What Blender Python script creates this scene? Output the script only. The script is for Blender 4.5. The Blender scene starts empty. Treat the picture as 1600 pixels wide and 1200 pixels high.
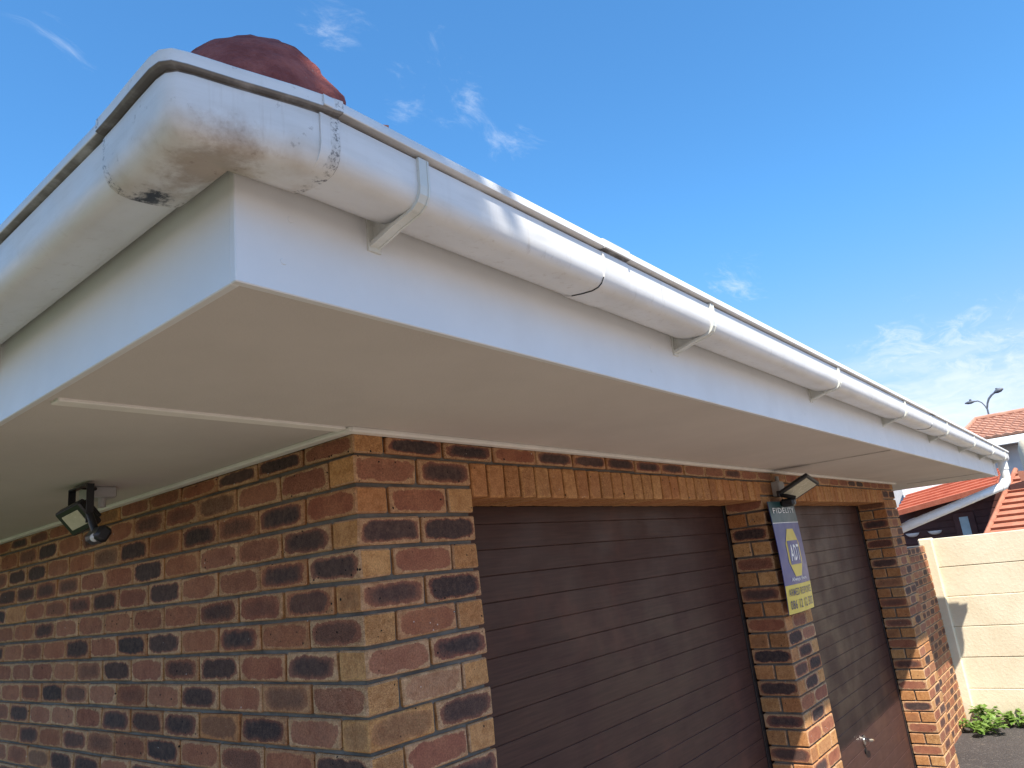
import bpy, math, random
from mathutils import Vector, Matrix, noise
random.seed(7)
rad = math.radians
C = bpy.context.scene.collection
SC = bpy.context.scene

# ------------------------------------------------------------------ camera
# heights below are measured from the first mortar joint; everything is lifted by GZ at the end
GZ = 2.50                                   # ground is at z = -GZ in these coordinates
CAM = Vector((-1.24329, -1.51930, -0.35420))
RIGHT = Vector((0.63078411, -0.76824912, -0.10910863))
DOWN = Vector((0.12750011, 0.24131663, -0.96203431))
FWD = Vector((0.76541174, 0.59292459, 0.25017054))
FPX = 1138.24
def px_dir(u, v): return (RIGHT*((u-800)/FPX) + DOWN*((v-600)/FPX) + FWD)
def px_hit(u, v, ax, val):
    d = px_dir(u, v); t = (val-CAM[ax])/d[ax]; return CAM + d*t
def to_px(p):
    q = Vector(p)-CAM; w = q.dot(FWD)
    return (800+FPX*q.dot(RIGHT)/w, 600+FPX*q.dot(DOWN)/w, w)
cam_d = bpy.data.cameras.new('camera'); cam = bpy.data.objects.new('camera', cam_d); C.objects.link(cam)
cam_d.sensor_width = 36; cam_d.lens = FPX/1600*36; cam_d.clip_start = .02; cam_d.clip_end = 2000
m = Matrix((RIGHT, -DOWN, -FWD)).transposed().to_4x4(); m.translation = CAM; cam.matrix_world = m
SC.camera = cam
# ------------------------------------------------------------------ light, sky, exposure
SUN = Vector((.487, .541, -1.0)).normalized()          # direction the light travels
EL = math.asin(-SUN.z); AZ = math.atan2(-SUN.x, -SUN.y)
sd = bpy.data.lights.new('sun', 'SUN'); sd.energy = 4.2; sd.angle = rad(.55); sd.color = (1, .93, .82)
sun = bpy.data.objects.new('sun', sd); C.objects.link(sun); sun.rotation_euler = SUN.to_track_quat('-Z', 'Y').to_euler(); sun.location = (-4, -6, 10)
SC.view_settings.view_transform = 'Standard'; SC.view_settings.look = 'None'
SC.view_settings.exposure = 1.15; SC.view_settings.gamma = 1
SKY_STRENGTH = .11

class NT:
    """tiny node-graph helper"""
    def __init__(s, tree): s.t = tree
    def n(s, typ, props=None, **ins):
        nd = s.t.nodes.new(typ)
        for k, v in (props or {}).items(): setattr(nd, k, v)
        for k, v in ins.items(): s.set(nd, k, v)
        return nd
    def set(s, nd, k, v):
        k2 = int(k[1:]) if k[0] == 'i' and k[1:].isdigit() else k.replace('_', ' ')
        sock = nd.inputs[k2]
        if isinstance(v, bpy.types.NodeSocket): s.t.links.new(v, sock)
        elif isinstance(v, bpy.types.Node): s.t.links.new(v.outputs[0], sock)
        else:
            if sock.type == 'RGBA' and len(v) == 3: v = (*v, 1)
            sock.default_value = v
    def math(s, op, a, b=0., c=0., clamp=False):
        nd = s.t.nodes.new('ShaderNodeMath'); nd.operation = op; nd.use_clamp = clamp
        for i, v in enumerate((a, b, c)): s.set(nd, 'i%d' % i, v)
        return nd.outputs[0]
    def vm(s, op, a, b=(0, 0, 0)):
        nd = s.t.nodes.new('ShaderNodeVectorMath'); nd.operation = op
        s.set(nd, 'i0', a)
        if op == 'SCALE': s.set(nd, 'Scale', b)
        else: s.set(nd, 'i1', b)
        return nd.outputs['Value'] if op in ('DISTANCE', 'LENGTH', 'DOT_PRODUCT') else nd.outputs['Vector']
    def mix(s, f, a, b, blend='MIX'):
        nd = s.t.nodes.new('ShaderNodeMix'); nd.data_type = 'RGBA'; nd.blend_type = blend
        s.set(nd, 'i0', f); s.set(nd, 'i6', a); s.set(nd, 'i7', b); return nd.outputs[2]
    def ramp(s, x, lo, hi, a=0., b=1., smooth=True):
        nd = s.t.nodes.new('ShaderNodeMapRange'); nd.interpolation_type = 'SMOOTHSTEP' if smooth else 'LINEAR'
        for i, v in enumerate((x, lo, hi, a, b)): s.set(nd, 'i%d' % i, v)
        return nd.outputs[0]
    def noise(s, vec, scale, detail=3., rough=.55, dist=0., col=False):
        nd = s.n('ShaderNodeTexNoise', None, Vector=vec, Scale=float(scale), Detail=float(detail), Roughness=rough, Distortion=float(dist))
        return nd.outputs['Color' if col else 'Fac']
    def sep(s, v):
        nd = s.t.nodes.new('ShaderNodeSeparateXYZ'); s.set(nd, 'i0', v); return nd.outputs
    def comb(s, x, y, z):
        nd = s.t.nodes.new('ShaderNodeCombineXYZ')
        for i, v in enumerate((x, y, z)): s.set(nd, 'i%d' % i, v)
        return nd.outputs[0]
    def attr(s, name, out='Fac'):
        nd = s.t.nodes.new('ShaderNodeAttribute'); nd.attribute_name = name; return nd.outputs[out]

W = bpy.data.worlds.new('World'); SC.world = W; W.use_nodes = True
wt = W.node_tree; wt.nodes.clear(); g = NT(wt)
sky = g.n('ShaderNodeTexSky', dict(sky_type='NISHITA', sun_disc=False, sun_elevation=EL, sun_rotation=AZ, altitude=0., air_density=1.0, dust_density=.35, ozone_density=3.0))
dirv = g.n('ShaderNodeTexCoord').outputs['Generated']
sp = g.sep(dirv)
# thin high wisps: noise on the plane of the sky (direction divided by height), denser towards the horizon
zc = g.math('MAXIMUM', sp[2], .02)
pl = g.comb(g.math('DIVIDE', sp[0], g.math('ADD', zc, .12)), g.math('DIVIDE', sp[1], g.math('ADD', zc, .12)), 0.)
pl = g.vm('ADD', pl, g.vm('SCALE', g.noise(pl, 2.2, 3, col=True), .22))
n1 = g.noise(g.vm('MULTIPLY', pl, (1.0, 1.9, 1)), 4.6, 9, .68, .6)
patch = g.noise(pl, 1.15, 2, .5)
# wisps seen in the photograph and the clear stretches between them
blob = None
for (u, v, r, a) in [(740,120,.060,1.), (628,148,.045,1.), (790,240,.05,.7), (1160,432,.052,1.15), (1330,445,.045,.45), (520,22,.06,.75), (90,40,.055,.65), (678,66,.035,.7), (1420,548,.07,1.2), (1540,590,.10,1.3), (250,48,.05,.35), (700,190,.05,.4)]:
    d = px_dir(u, v).normalized()
    dd = g.vm('DISTANCE', dirv, tuple(d))
    b = g.ramp(dd, r*1.7, 0., 0., a)
    blob = b if blob is None else g.math('MAXIMUM', blob, b)
hor = g.ramp(sp[2], .30, .06)
cov = g.math('ADD', g.math('MULTIPLY', blob, .27), g.math('MULTIPLY', hor, .06))
thr = g.math('SUBTRACT', .69, cov)
thr = g.math('SUBTRACT', thr, g.math('MULTIPLY', g.math('SUBTRACT', patch, .5), .10))
cl = g.ramp(n1, thr, g.math('ADD', thr, .36))
cl = g.math('MULTIPLY', cl, .55)
n2 = g.noise(g.vm('ADD', g.vm('MULTIPLY', dirv, (3.2, 3.2, 19.)), g.vm('SCALE', g.noise(g.vm('MULTIPLY', dirv, (4., 4., 9.)), 2., 3, col=True), .9)), 1.5, 7, .6)
cl2 = g.math('MULTIPLY', g.ramp(n2, .34, .64), g.ramp(sp[2], .245, .11, 0., .88))
cl = g.math('MAXIMUM', cl, cl2)
skyc = g.n('ShaderNodeHueSaturation', None, Saturation=1.12, Value=1.0, Color=sky).outputs[0]
skyc = g.mix(1.0, skyc, g.mix(g.ramp(sp[2], .05, .45), (1.02, .755, .775), (.72, 1.10, 1.20)), 'MULTIPLY')
colr = g.mix(cl, skyc, (4.3, 4.6, 5.0))
bg = g.n('ShaderNodeBackground', None, Color=colr, Strength=SKY_STRENGTH)
out = g.n('ShaderNodeOutputWorld', None, Surface=bg)

# ------------------------------------------------------------------ object helpers
def tag(o, label=None, cat=None, group=None, kind=None):
    if label: o['label'] = label
    if cat: o['category'] = cat
    if group: o['group'] = group
    if kind: o['kind'] = kind
    return o
def thing(name, label, cat, loc=(0, 0, 0), group=None):
    o = bpy.data.objects.new(name, None); C.objects.link(o); o.location = loc; o.empty_display_size = .1
    return tag(o, label, cat, group)

class MB:
    def __init__(s): s.v = []; s.f = []; s.uv = []; s.att = []; s.sm = []
    def face(s, idx, uv=None, att=None, smooth=False):
        s.f.append(tuple(idx)); s.uv.append(uv); s.att.append(att); s.sm.append(smooth)
    def quad(s, a, b, c, d, uv=None):
        n = len(s.v); s.v += [Vector(p) for p in (a, b, c, d)]; s.face((n, n+1, n+2, n+3), uv)
    def bevbox(s, lo, hi, b=.002, att=None, jit=0., xf=None):
        """box with bevelled edges: 24 verts, 26 faces"""
        lo = Vector(lo); hi = Vector(hi); base = len(s.v); ids = {}
        b = min(b, *(.45*(hi[i]-lo[i]) for i in range(3)))
        cs = [(x, y, z) for x in (0, 1) for y in (0, 1) for z in (0, 1)]
        jt = {c: Vector([random.uniform(-jit, jit) for _ in range(3)]) for c in cs}
        for c in cs:
            for a in range(3):
                p = Vector([hi[i] if c[i] else lo[i] for i in range(3)])
                for i in range(3):
                    if i != a: p[i] += -b if c[i] else b
                p += jt[c]
                if xf: p = xf @ p
                ids[(c, a)] = len(s.v); s.v.append(p)
        cen = (lo+hi)/2
        if xf: cen = xf @ cen
        def add(fi, uv=None, at=None):
            p = [s.v[i] for i in fi]; nrm = (p[1]-p[0]).cross(p[2]-p[0])
            mid = sum(p, Vector())/len(p)
            if nrm.dot(mid-cen) < 0: fi = fi[::-1]; uv = uv[::-1] if uv else None
            s.face(fi, uv, at)
        dims = hi-lo
        long = 0 if dims.x >= dims.y else 1
        for a in range(3):
            o = [i for i in range(3) if i != a]
            for sg in (0, 1):
                loop = []; uv = []
                for (p, q) in ((0, 0), (1, 0), (1, 1), (0, 1)):
                    c = [0, 0, 0]; c[a] = sg; c[o[0]] = p; c[o[1]] = q
                    loop.append(ids[(tuple(c), a)]); uv.append((2*p-1., 2*q-1.))
                at = None
                if att:
                    at = dict(att)
                    if a == 2: at['cen'] = .3
                    elif a == long: at['cen'] = att.get('hcen', .12)
                add(loop, uv, at)
        for a in range(3):
            for bx in range(a+1, 3):
                c_ = 3-a-bx
                for sa in (0, 1):
                    for sb in (0, 1):
                        c0 = [0]*3; c0[a] = sa; c0[bx] = sb; c1 = list(c0); c1[c_] = 1
                        add([ids[(tuple(c0), a)], ids[(tuple(c1), a)], ids[(tuple(c1), bx)], ids[(tuple(c0), bx)]], [(1, 1)]*4, att)
        for c in cs: add([ids[(c, 0)], ids[(c, 1)], ids[(c, 2)]], [(1, 1)]*3, att)
    def prism(s, poly, a0, a1, fn, closed=True, caps=True, smooth=False):
        """poly: list of 2D points; fn(p, a) -> 3D"""
        n = len(s.v); k = len(poly)
        for a in (a0, a1): s.v += [Vector(fn(p, a)) for p in poly]
        for i in range(k if closed else k-1):
            j = (i+1) % k
            s.face((n+i, n+j, n+k+j, n+k+i), None, None, smooth)
        if caps and closed:
            s.face(tuple(range(n, n+k))[::-1]); s.face(tuple(range(n+k, n+2*k)))
    def tube(s, pts, r, seg=12, caps=True, smooth=True):
        pts = [Vector(p) for p in pts]; base = len(s.v); k = len(pts)
        rr = r if isinstance(r, (list, tuple)) else [r]*k
        t0 = (pts[1]-pts[0]).normalized()
        up = Vector((0, 0, 1)) if abs(t0.z) < .9 else Vector((1, 0, 0))
        u = t0.cross(up).normalized()
        for i, p in enumerate(pts):
            t = (pts[min(i+1, k-1)]-pts[max(i-1, 0)]).normalized()
            u = (u-t*u.dot(t)).normalized(); w = t.cross(u)
            for j in range(seg):
                a = 2*math.pi*j/seg; s.v.append(p+(u*math.cos(a)+w*math.sin(a))*rr[i])
        for i in range(k-1):
            for j in range(seg):
                j2 = (j+1) % seg
                s.face((base+i*seg+j, base+i*seg+j2, base+(i+1)*seg+j2, base+(i+1)*seg+j), None, None, smooth)
        if caps:
            s.face(tuple(range(base, base+seg))[::-1]); s.face(tuple(range(base+(k-1)*seg, base+k*seg)))
    def build(s, name, mat, parent=None, loc=None):
        me = bpy.data.meshes.new(name)
        off = Vector(loc) if loc is not None else Vector()
        me.from_pydata([v-off for v in s.v], [], s.f)
        if any(u for u in s.uv):
            uvl = me.uv_layers.new(name='UVMap'); i = 0
            for f, u in zip(s.f, s.uv):
                for k in range(len(f)):
                    if u: uvl.data[i].uv = u[k]
                    i += 1
        if any(a for a in s.att):
            for key in ('cen', 'dark', 'tone', 'seed'):
                at = me.attributes.new(key, 'FLOAT', 'FACE')
                at.data.foreach_set('value', [(a or {}).get(key, 0.) for a in s.att])
        me.polygons.foreach_set('use_smooth', s.sm)
        me.materials.append(mat); me.update()
        if any(s.sm): me.set_sharp_from_angle(angle=rad(38))
        o = bpy.data.objects.new(name, me); C.objects.link(o)
        o.location = off
        if parent:
            o.parent = parent
        return o
def child_at(o, parent_world):            # parent carries an offset: keep world place
    o.location = Vector(o.location)-Vector(parent_world); return o
def box(name, lo, hi, mat, parent=None, b=.002, xf=None):
    mb = MB(); mb.bevbox(lo, hi, b, xf=xf); return mb.build(name, mat, parent)

# ------------------------------------------------------------------ materials
def material(name, rough=.5, spec=.5, metal=0.):
    m = bpy.data.materials.new(name); m.use_nodes = True; t = m.node_tree; t.nodes.clear(); g = NT(t)
    bs = g.n('ShaderNodeBsdfPrincipled'); bs.inputs['Roughness'].default_value = rough
    bs.inputs['Specular IOR Level'].default_value = spec; bs.inputs['Metallic'].default_value = metal
    o = g.n('ShaderNodeOutputMaterial', None, Surface=bs)
    return m, g, bs
def bump(g, bs, h, strength=.3, dist=.01):
    b = g.n('ShaderNodeBump', None, Height=h, Strength=strength, Distance=dist); g.set(bs, 'Normal', b)
def obj_co(g): return g.n('ShaderNodeTexCoord').outputs['Object']
def pos(g): return g.n('ShaderNodeNewGeometry').outputs['Position']
def simple(name, col, rough=.5, spec=.5, metal=0., var=.12, scale=8., bmp=0., bscale=60.):
    m, g, bs = material(name, rough, spec, metal)
    co = pos(g)
    n = g.noise(co, scale, 5, .6)
    c = g.mix(g.ramp(n, .3, .7), tuple(x*(1-var) for x in col), tuple(min(1, x*(1+var)) for x in col))
    g.set(bs, 'Base Color', c)
    g.set(bs, 'Roughness', g.ramp(g.noise(co, scale*2.3, 3), .3, .7, rough*.85, min(1, rough*1.15)))
    if bmp: bump(g, bs, g.noise(co, bscale, 5, .65), bmp, .004)
    return m

def brick_material():
    m, g, bs = material('flashed_face_brick', .85, .25)
    co = obj_co(g); seed = g.attr('seed'); cen = g.attr('cen'); dark = g.attr('dark'); tone = g.attr('tone')
    cs = g.vm('ADD', co, g.comb(g.math('MULTIPLY', seed, 17.3), g.math('MULTIPLY', seed, 9.1), g.math('MULTIPLY', seed, 5.7)))
    uv = g.sep(g.n('ShaderNodeUVMap').outputs[0])
    nz = g.math('SUBTRACT', g.noise(cs, 26, 4, .65), .5); nz2 = g.math('SUBTRACT', g.noise(cs, 95, 4, .7), .5)
    au = g.math('ADD', g.math('ABSOLUTE', uv[0]), g.math('MULTIPLY', nz, .35))
    av = g.math('ADD', g.math('ABSOLUTE', uv[1]), g.math('MULTIPLY', nz, .75))
    rr = g.math('ADD', g.math('POWER', g.math('MAXIMUM', au, 0.), 5.), g.math('POWER', g.math('MAXIMUM', av, 0.), 3.2))
    rr = g.math('ADD', rr, g.math('MULTIPLY', nz2, .55))
    body = g.math('MULTIPLY', g.ramp(rr, .88, .66), cen)                   # red body
    edge = g.math('ADD', .20, g.math('MULTIPLY', dark, .36))
    core = g.math('MULTIPLY', g.ramp(rr, g.math('ADD', edge, .10), g.math('SUBTRACT', edge, g.ramp(g.math('FRACT', g.math('MULTIPLY', seed, 3.3)), .1, .9, .50, .12))), g.math('MULTIPLY', cen, g.ramp(dark, .1, .7, 0., .95)))
    halo = g.math('MULTIPLY', g.ramp(rr, g.math('ADD', edge, .34), edge), g.math('MULTIPLY', cen, g.ramp(dark, .3, .8, 0., .55)))
    head = g.ramp(cen, .5, .3)
    buff = g.mix(head, g.mix(tone, (.47, .245, .125), (.57, .37, .215)), g.mix(tone, (.50, .225, .088), (.60, .345, .145)))
    buff = g.mix(g.ramp(g.noise(cs, 40, 5, .7), .35, .7), buff, g.mix(1., buff, (.70, .62, .55), 'MULTIPLY'))
    red = g.mix(g.ramp(g.noise(cs, 14, 3), .3, .7), (.245, .078, .043), (.325, .122, .064))
    red = g.mix(g.math('MULTIPLY', tone, .30), red, (.33, .15, .115))
    red = g.mix(g.ramp(g.noise(cs, 34, 5, .7), .50, .72, 0., .55), red, (.16, .062, .042))
    blk = g.mix(g.ramp(g.noise(cs, 55, 4), .3, .75), (.034, .029, .031), (.085, .060, .053))
    c = g.mix(body, buff, red); c = g.mix(halo, c, (.13, .062, .052)); c = g.mix(core, c, blk)
    c = g.mix(1., c, g.mix(g.ramp(g.noise(cs, 210, 3, .7), .3, .7), (.72, .72, .72), (1.16, 1.14, 1.10)), 'MULTIPLY')
    # iron spots, and a few pale flecks
    vo = g.n('ShaderNodeTexVoronoi', None, Vector=cs, Scale=85., Randomness=1.)
    vc = g.sep(vo.outputs['Color'])
    spot = g.math('MULTIPLY', g.ramp(g.math('ADD', vo.outputs['Distance'], g.math('MULTIPLY', vc[2], .22)), .40, .24), g.math('GREATER_THAN', vc[0], .955))
    c = g.mix(spot, c, (.012, .010, .010))
    fl = g.math('MULTIPLY', g.ramp(vo.outputs['Distance'], .20, .10), g.math('LESS_THAN', vc[1], .012))
    c = g.mix(fl, c, (.62, .6, .56))
    soot = g.ramp(g.noise(pos(g), 3.1, 4, .6), .45, .85, 0., .22)
    c = g.mix(soot, c, (.07, .05, .04))
    w = g.n('ShaderNodeTexNoise', None, Vector=g.vm('MULTIPLY', cs, (1., 1., 2.6)), Scale=70., Detail=4., Roughness=.6, Distortion=1.8).outputs['Fac']
    crk = g.math('MULTIPLY', g.ramp(g.math('ABSOLUTE', g.math('SUBTRACT', w, .5)), .045, .0), g.ramp(g.math('FRACT', g.math('MULTIPLY', seed, 7.7)), .3, .85, .1, .85))
    c = g.mix(crk, c, g.mix(1., c, (.38, .30, .25), 'MULTIPLY')); g.set(bs, 'Base Color', c)
    hh = g.math('ADD', g.math('MULTIPLY', w, g.ramp(g.math('FRACT', g.math('MULTIPLY', seed, 7.7)), .2, .8, .35, 1.0)), g.math('MULTIPLY', g.noise(cs, 300, 3), .35))
    hh = g.math('SUBTRACT', hh, g.math('MULTIPLY', spot, .8))
    bump(g, bs, hh, .85, .0026)
    return m
M_BRICK = brick_material()
def mortar_material():
    m, g, bs = material('grey_mortar', .95, .15); co = pos(g)
    c = g.mix(g.ramp(g.noise(co, 9, 6, .7), .3, .7), (.115, .103, .088), (.205, .185, .155))
    g.set(bs, 'Base Color', c); bump(g, bs, g.noise(co, 170, 5, .7), .7, .003); return m
M_MORTAR = mortar_material()

def pvc_material(name, stain=0):
    """white plastic; stain 1 = grime on the old corner piece"""
    m, g, bs = material(name, .33, .5); co = pos(g); s = g.sep(co)
    streak = g.noise(g.vm('MULTIPLY', co, (2., 2., 14.)), 3., 5, .6)
    c = g.mix(g.ramp(streak, .35, .8), (.72, .715, .70), (.62, .61, .585))
    c = g.mix(g.ramp(g.noise(co, 60, 4, .7), .62, .78, 0., .35), c, (.55, .52, .47))
    ro = g.ramp(g.noise(co, 12, 4), .3, .7, .36, .55)
    run_ = g.noise(g.vm('MULTIPLY', co, (46., 46., 3.)), 1., 4, .7)
    c = g.mix(g.math('MULTIPLY', g.ramp(run_, .54, .74), g.ramp(g.noise(co, 2.3, 3), .42, .6, .05, .42)), c, (.40, .35, .29))
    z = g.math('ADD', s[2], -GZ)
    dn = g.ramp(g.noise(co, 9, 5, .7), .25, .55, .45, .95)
    groove_shade = g.ramp(g.math('ABSOLUTE', g.math('SUBTRACT', z, .2840)), .0030, .0016)  # recess shade below the lip, painted as a dark line
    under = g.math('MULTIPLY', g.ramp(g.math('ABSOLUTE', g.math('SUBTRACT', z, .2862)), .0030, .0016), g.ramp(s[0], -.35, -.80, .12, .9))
    shade_and_dirt = g.math('MULTIPLY', g.math('MAXIMUM', groove_shade, under), dn)  # painted recess shade together with real dirt under the lip
    c = g.mix(shade_and_dirt, c, (.085, .070, .060))
    if stain:
        n = g.noise(co, 15, 5, .6); nf = g.noise(co, 70, 5, .7); nh = g.noise(co, 150, 5, .75)
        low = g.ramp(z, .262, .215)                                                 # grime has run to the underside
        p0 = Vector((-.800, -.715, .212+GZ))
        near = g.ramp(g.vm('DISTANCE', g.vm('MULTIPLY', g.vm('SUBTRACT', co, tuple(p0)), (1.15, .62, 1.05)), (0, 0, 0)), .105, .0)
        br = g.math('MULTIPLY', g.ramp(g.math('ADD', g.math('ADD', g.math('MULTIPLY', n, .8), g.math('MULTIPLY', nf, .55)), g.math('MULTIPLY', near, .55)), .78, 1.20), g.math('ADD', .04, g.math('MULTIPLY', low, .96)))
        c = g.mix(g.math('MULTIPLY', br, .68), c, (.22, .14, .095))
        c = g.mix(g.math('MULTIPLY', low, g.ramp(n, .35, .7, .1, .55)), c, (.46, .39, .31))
        sc = g.math('MULTIPLY', g.ramp(nf, .60, .70), g.ramp(n, .45, .6)); c = g.mix(g.math('MULTIPLY', sc, .45), c, (.13, .10, .08))
        # black mould blotch beside the left joint
        bl = g.vm('DISTANCE', g.vm('MULTIPLY', g.vm('SUBTRACT', co, (-.816, -.592, .211+GZ)), (1., .8, 1.)), (0, 0, 0))
        c = g.mix(g.ramp(g.math('ADD', bl, g.math('MULTIPLY', g.math('SUBTRACT', nf, .5), .07)), .030, .010), c, (.012, .012, .016))
        # old sealant smeared along both joints
        dj = g.math('MINIMUM', g.math('ABSOLUTE', g.math('SUBTRACT', s[0], -.664)), g.math('ABSOLUTE', g.math('SUBTRACT', s[1], -.577)))
        se = g.math('MULTIPLY', g.ramp(g.math('ADD', dj, g.math('MULTIPLY', g.math('SUBTRACT', nf, .5), .05)), .019, .004), g.ramp(nh, .48, .62))
        c = g.mix(g.math('MULTIPLY', se, .85), c, (.09, .085, .085))
        ro = g.math('ADD', ro, g.math('MULTIPLY', br, .3))
    g.set(bs, 'Base Color', c); g.set(bs, 'Roughness', ro)
    bump(g, bs, g.noise(co, 25, 2), .05, .004); return m
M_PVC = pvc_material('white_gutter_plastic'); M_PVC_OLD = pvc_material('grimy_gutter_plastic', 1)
M_CLIP = simple('aged_white_clip_plastic', (.66, .66, .60), .3, .5, var=.08)
M_GAP = simple('dark_rubber_seal', (.03, .03, .03), .7, .3)
M_FASCIA = simple('white_fascia_paint', (.72, .72, .71), .42, .5, var=.03, scale=5, bmp=.12, bscale=45)
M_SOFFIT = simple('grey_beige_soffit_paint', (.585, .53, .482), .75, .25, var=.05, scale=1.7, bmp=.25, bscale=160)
M_JOINT = simple('dull_joint_strip', (.44, .40, .36), .7, .25)
M_STRIP = simple('pale_cover_strip_paint', (.78, .74, .67), .6, .3, var=.05, scale=12, bmp=.15, bscale=60)
M_CREAM = None
def door_material():
    m, g, bs = material('dark_brown_door_coating', .5, .2); co = pos(g)
    st = g.noise(g.vm('MULTIPLY', co, (1.2, 1., 26.)), 4., 5, .6)
    c = g.mix(g.ramp(st, .3, .75), (.050, .024, .019), (.074, .035, .027))
    c = g.mix(g.ramp(g.noise(co, 2.6, 4, .6), .52, .75, 0., .7), c, (.105, .045, .032))
    g.set(bs, 'Base Color', c); g.set(bs, 'Roughness', g.ramp(g.noise(co, 3.5, 4), .3, .7, .40, .62))
    bump(g, bs, st, .12, .003); return m
M_DOOR = door_material()
M_BLACK = simple('black_lamp_enamel', (.014, .014, .016), .38, .5)
M_GREYBOX = simple('grey_conduit_plastic', (.42, .41, .39), .5, .4)
M_LED = simple('pale_lamp_lens', (.50, .46, .33), .25, .5, var=.06, scale=30)
M_DOME = simple('milky_sensor_dome', (.62, .62, .62), .25, .5)
M_CHROME = simple('chrome', (.78, .77, .74), .18, .5, 1.0, var=.05)
def cream_material():
    m, g, bs = material('cream_precast_paint', .88, .25); co = pos(g)
    c = g.mix(g.ramp(g.noise(co, 2.2, 6, .65), .3, .7), (.66, .565, .40), (.745, .655, .485))
    c = g.mix(g.ramp(g.noise(co, 34, 5, .75), .60, .72, 0., .35), c, (.50, .41, .27))
    s = g.sep(co); c = g.mix(g.math('MULTIPLY', g.ramp(s[2], .28, .0), g.ramp(g.noise(co, 7, 5), .3, .7, .1, .6)), c, (.33, .26, .18))
    g.set(bs, 'Base Color', c)
    h = g.math('ADD', g.ramp(g.noise(co, 30, 6, .6), .35, .75), g.math('MULTIPLY', g.noise(co, 140, 4, .7), .5)); bump(g, bs, h, .28, .004); return m
M_CREAM = cream_material()
def asphalt_material():
    m, g, bs = material('worn_asphalt', .92, .25); co = pos(g)
    c = g.mix(g.ramp(g.noise(co, .9, 6, .6), .3, .7), (.052, .045, .043), (.082, .071, .066))
    vo = g.n('ShaderNodeTexVoronoi', None, Vector=co, Scale=70.); c = g.mix(g.ramp(g.sep(vo.outputs['Color'])[0], .8, 1., 0., .5), c, (.15, .13, .12))
    c = g.mix(g.ramp(g.noise(co, 8, 5, .7), .60, .70, 0., .55), c, (.17, .14, .11))
    g.set(bs, 'Base Color', c); bump(g, bs, g.math('SUBTRACT', g.noise(co, 60, 4), vo.outputs['Distance']), .7, .008); return m
M_ASPHALT = asphalt_material()
def paver_material():
    m, g, bs = material('pale_bounce_concrete', .9, .25); co = pos(g)
    br = g.n('ShaderNodeTexBrick', None, Vector=co, Color1=(.27, .225, .185, 1), Color2=(.22, .18, .15, 1), Mortar=(.12, .10, .08, 1), Scale=2.2)
    c = g.mix(g.ramp(g.noise(co, 3, 5), .3, .7, 0., .4), br.outputs['Color'], (.19, .155, .13))
    g.set(bs, 'Base Color', c); bump(g, bs, g.noise(co, 90, 4), .4, .004); return m
M_PAVER = paver_material()
M_LAWN = simple('lawn_green', (.055, .085, .022), .95, .15, var=.4, scale=6, bmp=.8, bscale=80)
M_RED = None
def redcap_material():
    m, g, bs = material('red_painted_mortar', .9, .2); co = pos(g)
    n = g.noise(co, 22, 6, .7)
    c = g.mix(g.ramp(n, .3, .72), (.20, .055, .047), (.33, .105, .085))
    c = g.mix(g.ramp(g.noise(co, 38, 5, .75), .63, .72, 0., .8), c, (.30, .24, .20))
    g.set(bs, 'Base Color', c); bump(g, bs, g.math('ADD', n, g.math('MULTIPLY', g.noise(co, 120, 4), .4)), .8, .012); return m
M_RED = redcap_material()
def tile_material(name, a, b):
    m, g, bs = material(name, .85, .25); co = pos(g)
    c = g.mix(g.ramp(g.noise(co, 5, 5, .7), .3, .7), a, b)
    c = g.mix(g.ramp(g.noise(co, 1.1, 4), .5, .75, 0., .4), c, tuple(x*.55 for x in a))
    g.set(bs, 'Base Color', c); bump(g, bs, g.noise(co, 40, 4), .3, .01); return m
M_TILE_OR = tile_material('orange_roof_tile', (.34, .125, .075), (.43, .185, .115))
M_TILE_PK = tile_material('weathered_clay_tile', (.36, .185, .125), (.47, .26, .185))
M_TILE_RED = tile_material('bright_red_roof_paint', (.40, .105, .058), (.47, .15, .085))
M_HOUSEGREY = simple('grey_plaster', (.50, .49, .48), .9, .2, scale=2)
M_BROWNWALL = simple('dark_brown_timber', (.075, .028, .022), .6, .3, var=.2, scale=3)
M_WHITE = simple('white_paint', (.80, .80, .79), .5, .4, var=.03)
M_GLASS = simple('pale_window_glass', (.40, .48, .47), .12, .5, var=.15, scale=4)
M_STEEL = simple('dark_galvanised_steel', (.10, .11, .13), .5, .5)
def leaf_material():
    m, g, bs = material('weed_leaf', .5, .4)
    n = g.noise(pos(g), 14, 3)
    g.set(bs, 'Base Color', g.mix(g.ramp(n, .3, .7), (.10, .19, .03), (.22, .33, .07)))
    tr = g.n('ShaderNodeBsdfTranslucent', None, Color=(.20, .34, .05)); mx = g.n('ShaderNodeMixShader', None, Fac=.3)
    g.t.links.new(bs.outputs[0], mx.inputs[1]); g.t.links.new(tr.outputs[0], mx.inputs[2])
    o = [x for x in g.t.nodes if x.type == 'OUTPUT_MATERIAL'][0]; g.t.links.new(mx.outputs[0], o.inputs['Surface']); return m
M_LEAF = leaf_material()
M_BARK = simple('tree_bark', (.10, .075, .055), .95, .15, var=.3, scale=9, bmp=.8, bscale=30)
M_TREELEAF = simple('tree_foliage', (.05, .085, .022), .6, .3, var=.4, scale=3)

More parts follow.
